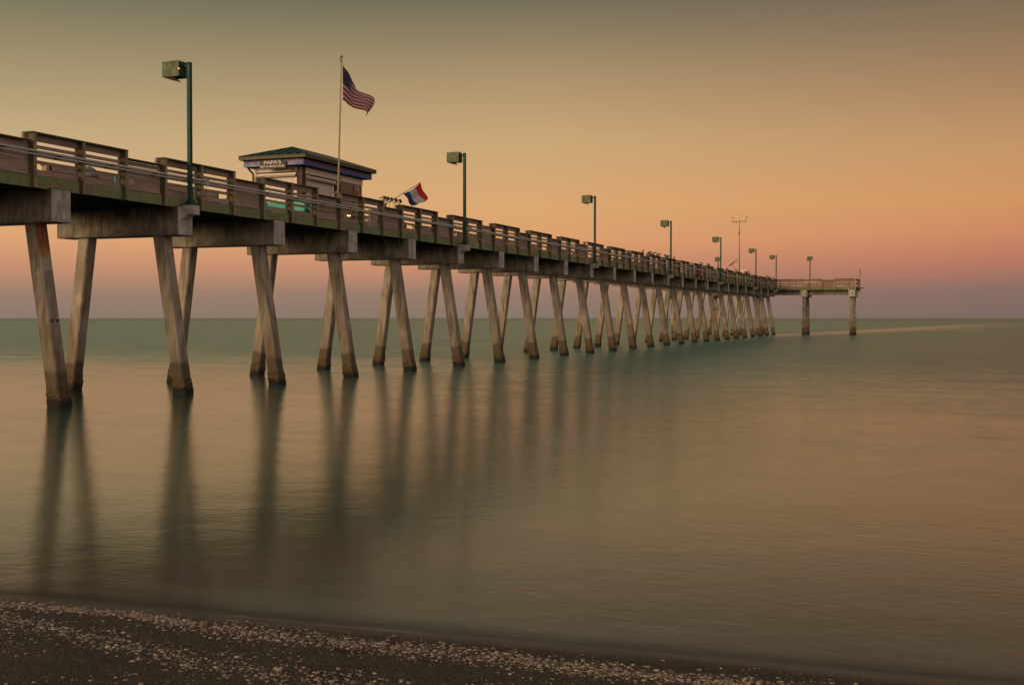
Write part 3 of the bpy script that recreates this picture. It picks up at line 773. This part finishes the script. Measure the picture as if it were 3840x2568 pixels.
# roof
rx0, rx1, ry0, ry1 = -4.68, -1.50, 15.66, 21.78; xm = (rx0+rx1)/2; ra = ry0+1.6; rb = ry1-1.6
b = MB(); P8 = [(rx0, ry0, 9.085), (rx1, ry0, 9.085), (rx1, ry1, 9.085), (rx0, ry1, 9.085), (xm, ra, 9.62), (xm, rb, 9.62)]
b.poly(P8, [(0, 1, 4), (1, 2, 5, 4), (2, 3, 5), (3, 0, 4, 5), (3, 2, 1, 0)], M['roof']); rf = b.build('roof', shop)
b = MB()
for k in range(1, 7):
    x = rx0+(rx1-rx0)*k/7; t = (x-rx0)/(xm-rx0) if x < xm else (rx1-x)/(rx1-xm)
    b.cyl((x, ry0, 9.10), (x, ry0+1.6*t, 9.10+.535*t), .03, .03, M['seam'], 4)
for k in range(1, 16):
    y = ry0+(ry1-ry0)*k/16; t = min(1, (y-ry0)/1.6, (ry1-y)/1.6)
    for xe in (rx0, rx1): b.cyl((xe, y, 9.10), (xe+(xm-xe)*t, y, 9.10+.535*t), .02, .02, M['seam'], 4)
for a, c in ((0, 4), (1, 4), (2, 5), (3, 5), (4, 5)): b.cyl(Vector(P8[a])+Vector((0, 0, .015)), Vector(P8[c])+Vector((0, 0, .015)), .03, .03, M['roof'], 6)
b.build('roof_seams', rf)
b = MB(); t_ = .03
b.box(rx0, rx1, ry0, ry0+t_, 8.955, 9.083, M['eave']); b.box(rx0, rx1, ry1-t_, ry1, 8.955, 9.083, M['eave'])
b.box(rx1-t_, rx1+.001, ry0+t_, ry1-t_, 8.955, 9.083, M['eave']); b.box(rx0-.001, rx0+t_, ry0+t_, ry1-t_, 8.955, 9.083, M['eave'])
b.box(rx0+.04, rx1-.04, ry0+.04, ry1-.04, 8.965, 8.975, M['soffit']); b.build('eave_board', rf)
b = MB().path([(ex0+.1, ey0+.1, 8.9), (ex0+.14, ey0+.12, 8.66), (ex0+.27, ey0+.3, 8.44), (ex0+.27, ey0+.3, 6.4)], .045, M['eave'], 8); b.build('downpipe', shop)
# hanging name board
nb = MB(); y_s = ey0-.09
prof = [(-3.78, 8.59), (-2.53, 8.59), (-2.53, 8.865), (-2.62, 8.885)] + [(-3.155+.46*math.cos(a), 8.885+.085*math.sin(a)) for a in [math.pi*k/10 for k in range(0, 11)]] + [(-3.69, 8.885), (-3.78, 8.865)]
def plate(prof, y0, y1, m, bld):
    n = len(prof); bld.poly([(x, y0, z) for x, z in prof] + [(x, y1, z) for x, z in prof], [tuple(range(n)), tuple(range(n, 2*n))[::-1]] + [(k, n+k, n+(k+1) % n, (k+1) % n) for k in range(n)], m)
plate(prof, y_s, y_s+.04, M['signr'], nb)
cxp, czp = -3.155, 8.77
plate([(cxp+(x-cxp)*.965, czp+(z-czp)*.92) for x, z in prof], y_s-.008, y_s-.001, M['signf'], nb)
nbo = nb.build('name_board', shop)
text('lettering', "PAPA'S", M['letter'], nbo, (-3.155, y_s-.012, 8.83), (R(90), 0, 0), .82, .145)
text('lettering', 'BAIT & SNACK SHOP', M['letter'], nbo, (-3.155, y_s-.012, 8.665), (R(90), 0, 0), 1.14, .085, .002)

# ------------------------------------------------------------------ flags
def cloth(fn, nu, nv, matfn, name, parent, thick=.006):
    b = MB(); p = [fn(i/nu, j/nv) for j in range(nv+1) for i in range(nu+1)]
    base = len(b.v); b.v += [tuple(q) for q in p]
    for j in range(nv):
        for i in range(nu):
            b.f.append((j*(nu+1)+i, j*(nu+1)+i+1, (j+1)*(nu+1)+i+1, (j+1)*(nu+1)+i)); b.m.append(b.mi(matfn((i+.5)/nu, (j+.5)/nv)))
    o = b.build(name, parent, smooth=True)
    md = o.modifiers.new('thickness', 'SOLIDIFY'); md.thickness = thick; md.offset = 0
    return o
fx = -.30
fpole = thing('flag_pole', 'tall slightly leaning metal flag pole standing before the snack shop', 'flag pole', (fx, 16.12, 6.31))
b = MB(); b.cyl((0, 0, 0), (0, .40, 6.72), .042, .028, M['polem'], 12); b.build('pole', fpole)
b = MB(); b.cyl((0, .40, 6.70), (0, .403, 6.76), .045, .045, M['brown'], 10); b.cyl((0, .403, 6.76), (0, .405, 6.80), .03, .012, M['brown'], 10); b.build('finial', fpole)
b = MB().path([(0, .33, 6.70), (0, .28, 6.66), (0, .27, 6.58), (0, .33, 6.50)], .012, M['steel'], 6).path([(.045, .335, 6.5), (.05, .02, 1.0)], .005, M['wire'], 4); b.build('halyard', fpole)
flag = None
def f1(u, v):
    # the outer end sags: rows fan down and bunch together
    y = 16.56 + 2.35*u*(1-.10*v) - .18*math.sin(math.pi*u)*(1-v)
    ztop = 12.72 - 1.15*u**.9*(1-.15*u)
    zbot = 11.30 - .30*u**1.1
    z = ztop+(zbot-ztop)*v
    x = fx+.03 + .16*math.sin(7.5*u+2.2*v)*u**.6 + .07*math.sin(15*u-4*v)*u
    return (x, y, z + .05*math.sin(9*u+1.5*v)*u)
def m1(u, v):
    k = int(v*13)
    if u < .40 and v < 7/13: return M['navy']
    return M['fred'] if k % 2 == 0 else M['fwhite']
flag = cloth(f1, 60, 52, m1, 'flag', None)
flag.name = 'flag'; tag(flag, 'dark canton flag with red and white stripes streaming from the tall flag pole', 'flag')
# star rows as tiny raised dots in the canton
b = MB()
for r in range(9):
    for c in range(6 if r % 2 == 0 else 5):
        u = (.4)*((c+.5)/6 if r % 2 == 0 else (c+1)/6); v = (7/13)*(r+.7)/9.4
        q = Vector(f1(u, v)); b.box(q.x+.004, q.x+.007, q.y-.012, q.y+.012, q.z-.012, q.z+.012, M['fwhite'])
b.build('stars', flag)
# small pennant on an angled pole
pp = thing('flag_pole', 'thin angled flag pole jutting from the railing beside the gooseneck lamps', 'flag pole', (-.3, 20.3, 7.1))
MB().cyl((0, 0, .3), (0, 3.62, 1.66), .018, .012, M['steel'], 8).build('pole', pp)
MB().box(-.04, .04, -.04, .06, .12, .36, M['steel']).build('holder', pp)
A = Vector((-.3, 22.08, 8.05)); Bp = Vector((-.3, 23.86, 8.73)); Cc = Vector((-.3, 24.62, 8.02)); Dd = Vector((-.3, 23.05, 7.58))
def f2(u, v):   # u along the pole from the lower end, v away from it
    q = A.lerp(Bp, u).lerp(Dd.lerp(Cc, u), v)
    q.x += .10*math.sin(6*v+3*u)*v + .05*math.sin(12*u)*v
    q.z -= .07*math.sin(math.pi*u)*(1-v)
    return q
def m2(u, v):
    return M['fblue'] if u < .3 else (M['pwhite'] if u < .68 else M['pred'])
f2o = cloth(f2, 40, 26, m2, 'flag', None); tag(f2o, 'small blue, white and red flag hanging from the angled pole', 'flag')

# ------------------------------------------------------------------ gooseneck lamps on the railing
def goose(y, lean, label):
    t = thing('gooseneck_lamp', label, 'lamp', (-.15, y, 7.24), 'gooseneck lamps on the low railing')
    pts = [(0, 0, 0), (0, .02, .13), (0, .07, .22), (0, .17, .30), (0, .27, .355)]
    MB().path([(x, yy+lean*z, z) for x, yy, z in pts], .011, M['steel'], 6).build('arm', t)
    b = MB(); o = Vector((0, .27+lean*.36, .36))
    p = [o+Vector(q) for q in ((-.05, .03, .0), (.05, .03, .0), (.07, -.10, .12), (-.07, -.10, .12), (-.07, -.42, .02), (.07, -.42, .02), (.04, -.28, -.08), (-.04, -.28, -.08))]
    for a, c in ((0, 1), (1, 2), (2, 3), (3, 0), (3, 4), (2, 5), (4, 5), (5, 6), (6, 7), (7, 4), (6, 1), (7, 0)): b.cyl(p[a], p[c], .009, .009, M['steel'], 5)
    b.poly([p[0], p[1], p[2], p[3]], [(0, 1, 2, 3)], M['greyp'])
    b.build('shade', t)
for y, ln, lb in ((19.75, 0, 'first gooseneck lamp from the snack shop, partly behind the raised railing'), (20.05, 0, 'second of the five gooseneck lamps counting from the snack shop'),
                  (20.40, 0, 'middle one of the five gooseneck lamps on the low railing'), (20.80, .1, 'fourth gooseneck lamp, second from the seaward end of the row'),
                  (21.2, .15, 'last gooseneck lamp, farthest of the row from the snack shop')): goose(y, ln, lb)

# ------------------------------------------------------------------ things on the deck
def trash(x, y, label):
    t = thing('trash_bin', label, 'trash bin', (x, y, 6.312), 'dome topped bins on the deck')
    MB().rings([[(r*math.cos(k*math.pi/8), r*math.sin(k*math.pi/8), z) for k in range(16)] for r, z in ((.24, 0), (.27, .3), (.28, .72))], M['tan']).build('bin', t, smooth=True)
    MB().rings([[(r*math.cos(k*math.pi/8), r*math.sin(k*math.pi/8), z) for k in range(16)] for r, z in ((.31, .722), (.31, .80), (.28, .92), (.20, 1.02), (.10, 1.08), (.02, 1.10))], M['greyp']).build('dome_lid', t, smooth=True)
    return t
trash(-3.4, 5.35, 'grey domed bin glimpsed through the railing left of the nearest lamp post')
trash(-3.4, 28.0, 'grey domed bin glimpsed through the railing beside the second lamp post')
t = thing('poster_stand', 'small teal poster with a striped flag picture behind the near railing', 'sign', (-3.4, 6.75, 6.312))
MB().box(-.03, .03, -.03, .03, 0, .62, M['whitep']).build('stem', t)
MB().box(-.02, .02, -.14, .14, .62, 1.0, M['tealp']).box(.021, .024, -.09, .11, .82, .93, M['redp']).box(.021, .025, -.09, 0, .86, .935, M['blue']).build('panel', t)
def picnic(x, y, label, m='teal'):
    t = thing('picnic_table', label, 'table', (x, y, 6.312), 'teal tables before the snack shop')
    b = MB()
    for k in range(5): b.box(-.38+.155*k, -.235+.155*k, -.9, .9, .72, .76, M[m])
    b.build('tabletop', t, bevel=.004)
    MB().box(-.44, .44, -.96, .96, .34, .775, M[m]).build('cover', t, bevel=.03)
    for sx in (-.68, .55): MB().box(sx, sx+.14, -.9, .9, .42, .46, M[m]).box(sx+.15, sx+.28, -.9, .9, .42, .46, M[m]).build('bench', t)
    for sy in (-.65, .65):
        MB().box(-.04, .04, sy-.04, sy+.04, .0, .72, M[m]).box(-.6, .6, sy-.03, sy+.03, .36, .419, M[m]).box(-.5, .5, sy-.04, sy+.04, 0.001, .06, M[m]).build('leg', t)
    return t
picnic(-3.2, 13.9, 'teal covered picnic table nearer the beach, seen through the railing before the shop')
picnic(-1.4, 15.7, 'teal covered picnic table beside the corner column of the snack shop')
t = thing('cooler', 'red cooler box standing behind the railing beside the teal picnic table', 'cooler', (-1.1, 17.2, 6.312))
MB().box(-.2, .2, -.3, .3, 0, .86, M['redp']).build('body', t, bevel=.02); MB().box(-.21, .21, -.31, .31, .862, .93, M['greyp']).build('lid', t, bevel=.01)
t = thing('ice_freezer', 'white ice freezer at the seaward end of the snack shop', 'freezer', (-1.45, 22.1, 6.312))
MB().box(-.35, .35, -.55, .35, 0.03, .95, M['whitep']).build('body', t, bevel=.02)
MB().box(-.36, .36, -.56, .36, .955, 1.02, M['whitep']).build('lid', t, bevel=.01); MB().box(.351, .37, -.3, .1, .55, .8, M['greyp']).build('vent', t)
t = thing('lit_lantern', 'small glowing yellow lamp seen low through the railing of the shop', 'lamp', (-1.9, 19.95, 6.9))
MB().rings([[(r*math.cos(k*math.pi/5), r*math.sin(k*math.pi/5), z) for k in range(10)] for r, z in ((.02, 0), (.07, .02), (.08, .06), (.05, .11), (.02, .12))], M['lit']).build('bulb', t, smooth=True)
MB().box(-.12, .0, -.02, .02, .12, .15, M['steel']).build('bracket', t)
# bench on the far side
t = thing('bench', 'weathered wooden bench against the far railing left of the nearest lamp', 'bench', (-4.2, 2.4, 6.312))
b = MB()
for k in range(3): b.box(-.2+.14*k, -.08+.14*k, -1, 1, .42, .455, M['board'])
b.build('seat', t)
for sy in (-.8, .8): MB().box(-.18, .2, sy-.04, sy+.04, 0, .419, M['board']).build('leg', t)
# things among the anglers' gear far out: two towels hung on the railing
for y, m, lb in ((83.7, 'navy', 'dark blue cloth hung over the low railing beyond the fourth lamp'), (85.3, 'pred', 'faded red cloth hung on the railing beyond the fourth lamp')):
    b = MB(); n = 8
    p = [(.03+.012*math.sin(k*2), y-.4+.8*k/n, z) for z in (6.30, 6.8, 7.26) for k in range(n+1)]
    b.poly(p, [(j*(n+1)+k, j*(n+1)+k+1, (j+1)*(n+1)+k+1, (j+1)*(n+1)+k) for j in range(2) for k in range(n)], mat('towel_'+m, color=((.05, .05, .09) if m == 'navy' else (.42, .12, .10)), rough=.9))
    o = b.build('towel'); md = o.modifiers.new('t', 'SOLIDIFY'); md.thickness = .01; tag(o, lb, 'towel')

# ------------------------------------------------------------------ weather mast and solar panel on the head
mast = thing('weather_mast', 'tall thin weather mast with a crossbar of wind gauges on the pier head', 'mast', (-5.0, TY+.9, 6.312))
b = MB(); b.cyl((0, 0, 0), (0, 0, 4.6), .07, .06, M['steel'], 8); b.cyl((0, 0, 4.6), (0, 0, 9.1), .045, .035, M['steel'], 8)
for z in (2.3, 4.6, 5.1): b.box(-.14, .14, -.05, .05, z, z+.07, M['steel'])
b.box(-.12, -.02, -.1, .1, 7.35, 7.7, M['steel']); b.path([(.05+.17*math.cos(a), 0, 7.6+.17*math.sin(a)) for a in [k*math.pi/6 for k in range(13)]], .012, M['steel'], 4)
b.build('pole', mast)
b = MB(); b.cyl((-.95, 0, 9.12), (.95, 0, 9.12), .04, .04, M['steel'], 8); b.box(-.5, -.42, -.03, .03, 8.82, 9.1, M['steel']); b.box(.75, .79, -.03, .03, 8.92, 9.32, M['steel']); b.box(-.85, -.81, -.03, .03, 8.95, 9.25, M['steel']); b.build('crossbar', mast)
for x in (-.93, .93):
    b = MB(); b.cyl((x, 0, 9.12), (x, 0, 9.62), .02, .02, M['steel'], 6); b.box(x-.15, x+.15, -.03, .03, 9.62, 9.67, M['steel']); b.cyl((x, 0, 9.66), (x, 0, 9.74), .06, .09, M['steel'], 8); b.build('wind_gauge', mast)
MB().cyl((0, 0, 9.12), (0, 0, 10.4), .012, .006, M['steel'], 5).build('whip_aerial', mast)
sp = thing('solar_panel_stand', 'tilted solar panel on a short pole left of the weather mast', 'solar panel', (-5.35, TY+.6, 6.312))
MB().cyl((0, 0, 0), (0, 0, 3.72), .10, .10, M['paleb'], 8).box(-.15, .15, -.12, .12, 3.72, 3.80, M['steel']).cyl((0, 0, 3.8), (0, 0, 4.15), .02, .015, M['steel'], 5).build('pole', sp)
b = MB(); Mx = Matrix.Translation((-.62, 0, 3.35)) @ Matrix.Rotation(R(-38), 4, 'Y')
b.box(-.5, .5, -.45, .45, -.025, .025, M['solar'], Mx); b.build('panel', sp)
MB().path([(-.62, 0, 3.25), (-.05, 0, 2.55)], .03, M['steel'], 6).path([(-.3, 0, 3.6), (0, 0, 3.95)], .025, M['steel'], 6).build('strut', sp)
t = thing('equipment_cabinet', 'pale cabinet with a small hand frame at the foot of the weather mast', 'cabinet', (-4.3, TY+.9, 6.312))
MB().box(-.42, .42, -.3, .3, 0, 2.55, M['paleb']).build('cabinet', t, bevel=.02)
b = MB().path([(-.35, 0, 2.55), (-.35, 0, 3.05), (.35, 0, 3.05), (.35, 0, 2.55)], .03, M['paleb'], 6); b.build('frame', t)
t = thing('tide_gauge', 'slender white pipe with a dark foot standing in the water under the pier head', 'tide gauge', (-5.25, TY+.6, -.5))
MB().cyl((0, 0, .9), (0, 0, 5.6), .05, .05, M['whitep'], 8).build('pipe', t); MB().box(-.32, .32, -.15, .15, 2.15, 2.24, M['steel']).build('bracket', t)
MB().rings([[(r*math.cos(k*.785), r*math.sin(k*.785), z) for k in range(8)] for r, z in ((.2, 0), (.26, .7), (.2, 1.0), (.1, 1.15))], M['brown']).build('foot', t)
t = thing('navigation_light', 'thin pole with a red marker light at the right end of the pier head', 'navigation light', (10.72, TY+3.0, 5.6))
MB().cyl((0, 0, 0), (0, 0, 3.0), .05, .045, M['boardx'], 8).build('pole', t)
MB().cyl((0, 0, 3.0), (0, 0, 3.25), .09, .07, M['redp'], 8).build('red_light', t); MB().path([(.05, 0, 2.9), (.18, 0, 2.75), (.05, 0, 2.6)], .02, M['steel'], 5).build('hook', t)

# ------------------------------------------------------------------ gulls
def gull_mesh(hunch, pale):
    b = MB()
    sp_ = [(-.30, .045, .006, .015), (-.24, .06, .02, .035), (-.14, .085, .045, .05), (-.04, .105, .062, .062), (.05, .125, .058, .064), (.10, .155, .045, .05),
           (.125, .19-hunch*.03, .032, .036), (.14, .215-hunch*.04, .034, .036), (.165, .222-hunch*.04, .030, .030), (.19, .217-hunch*.04, .012, .012), (.225, .208-hunch*.04, .004, .005)]
    rings = [[(x, w*math.cos(k*math.pi/5), z+h*math.sin(k*math.pi/5)) for k in range(10)] for x, z, w, h in sp_]
    b.rings(rings, M['gullw'] if pale else M['gull'])
    for s in (-1, 1):   # folded wings
        rg = [[(x, s*(w+.012*math.cos(k*math.pi/3)), z+h*math.sin(k*math.pi/3)) for k in range(6)] for x, z, w, h in ((-.33, .06, .01, .006), (-.2, .085, .035, .022), (-.05, .11, .058, .04), (.06, .12, .05, .03))]
        b.rings(rg, M['gull'])
    for s in (-.025, .025): b.cyl((0, s, 0), (0, s, .06), .005, .007, M['beak'], 4)
    o = b.build('gull', smooth=True); m = o.data; bpy.data.objects.remove(o); return m
gm = [gull_mesh(0, True), gull_mesh(1, False), gull_mesh(.6, False)]
GL = [(58.39, 1), (63.6, 1), (65.67, 1), (66.18, 1), (67.35, 1), (68.35, 1), (69.03, 1), (69.45, 1), (70.27, 0), (70.97, 1), (71.4, 1), (71.97, 1), (72.34, 1), (74.33, 1), (74.79, 1), (75.8, 0),
      (85.56, 1), (88.8, 1), (89.35, 1), (86.62, 0), (98.98, 1), (104.11, 1), (109.94, 1), (110.55, 1), (111.32, 1), (111.95, 1), (113.11, 1), (109.0, 0), (124.4, 1), (126.19, 1), (127.72, 1), (128.68, 1), (131.65, 1)]
def rail_z(y): return 7.479 if ((y+.62) % S) < 3.8 else 7.246
spec = {0: 'pale gull standing alone on the railing, leftmost of all the gulls', 1: 'single hunched gull on the railing between the lone pale gull and the flock',
        4: 'gull sitting apart in the gap of the flock left of the fourth lamp', 8: 'gull on the low railing just left of the fourth lamp', 15: 'gull on the low railing just right of the fourth lamp',
        16: 'single gull perched midway between the fourth and fifth lamps', 20: 'single gull just right of the fifth lamp', 21: 'gull beside the foot of the solar panel', 28: 'gull perched just right of the sixth lamp',
        32: 'lone gull at the corner right of the seventh lamp'}
for k, (y, hi) in enumerate(GL):
    m = gm[0] if k == 0 else gm[1+k % 2]
    o = link('gull', m, None, (-.10+random.uniform(-.03, .03), y, rail_z(y)))
    o.rotation_euler.z = (R(-65) if k == 0 else random.uniform(0, 6.28)); 
    if k == 0: o.rotation_euler.z = R(-118)
    s = 1.15 if k == 0 else random.uniform(1.0, 1.2); o.scale = (s, s, s*1.05) if k == 0 else (s*.72, s*1.15, s*1.15)
    grp = 'flock just left of the fourth lamp' if k < 9 else ('flock around the fourth lamp' if k < 16 else ('gulls between the fifth lamp and the fourth' if k < 21 else ('gulls between the weather mast and the sixth lamp' if k < 28 else 'gulls between the sixth and seventh lamps')))
    lab = spec.get(k) or {'flock just left of the fourth lamp': 'small dark gull in the spaced row of gulls left of the fourth lamp', 'flock around the fourth lamp': 'dark gull crowded on the railing beside the fourth lamp',
        'gulls between the fifth lamp and the fourth': 'small gull in the pairs perched left of the fifth lamp', 'gulls between the weather mast and the sixth lamp': 'tiny gull in the tight row right of the weather mast',
        'gulls between the sixth and seventh lamps': 'tiny gull in the row just left of the seventh lamp'}[grp]
    tag(o, lab, 'gull', grp)
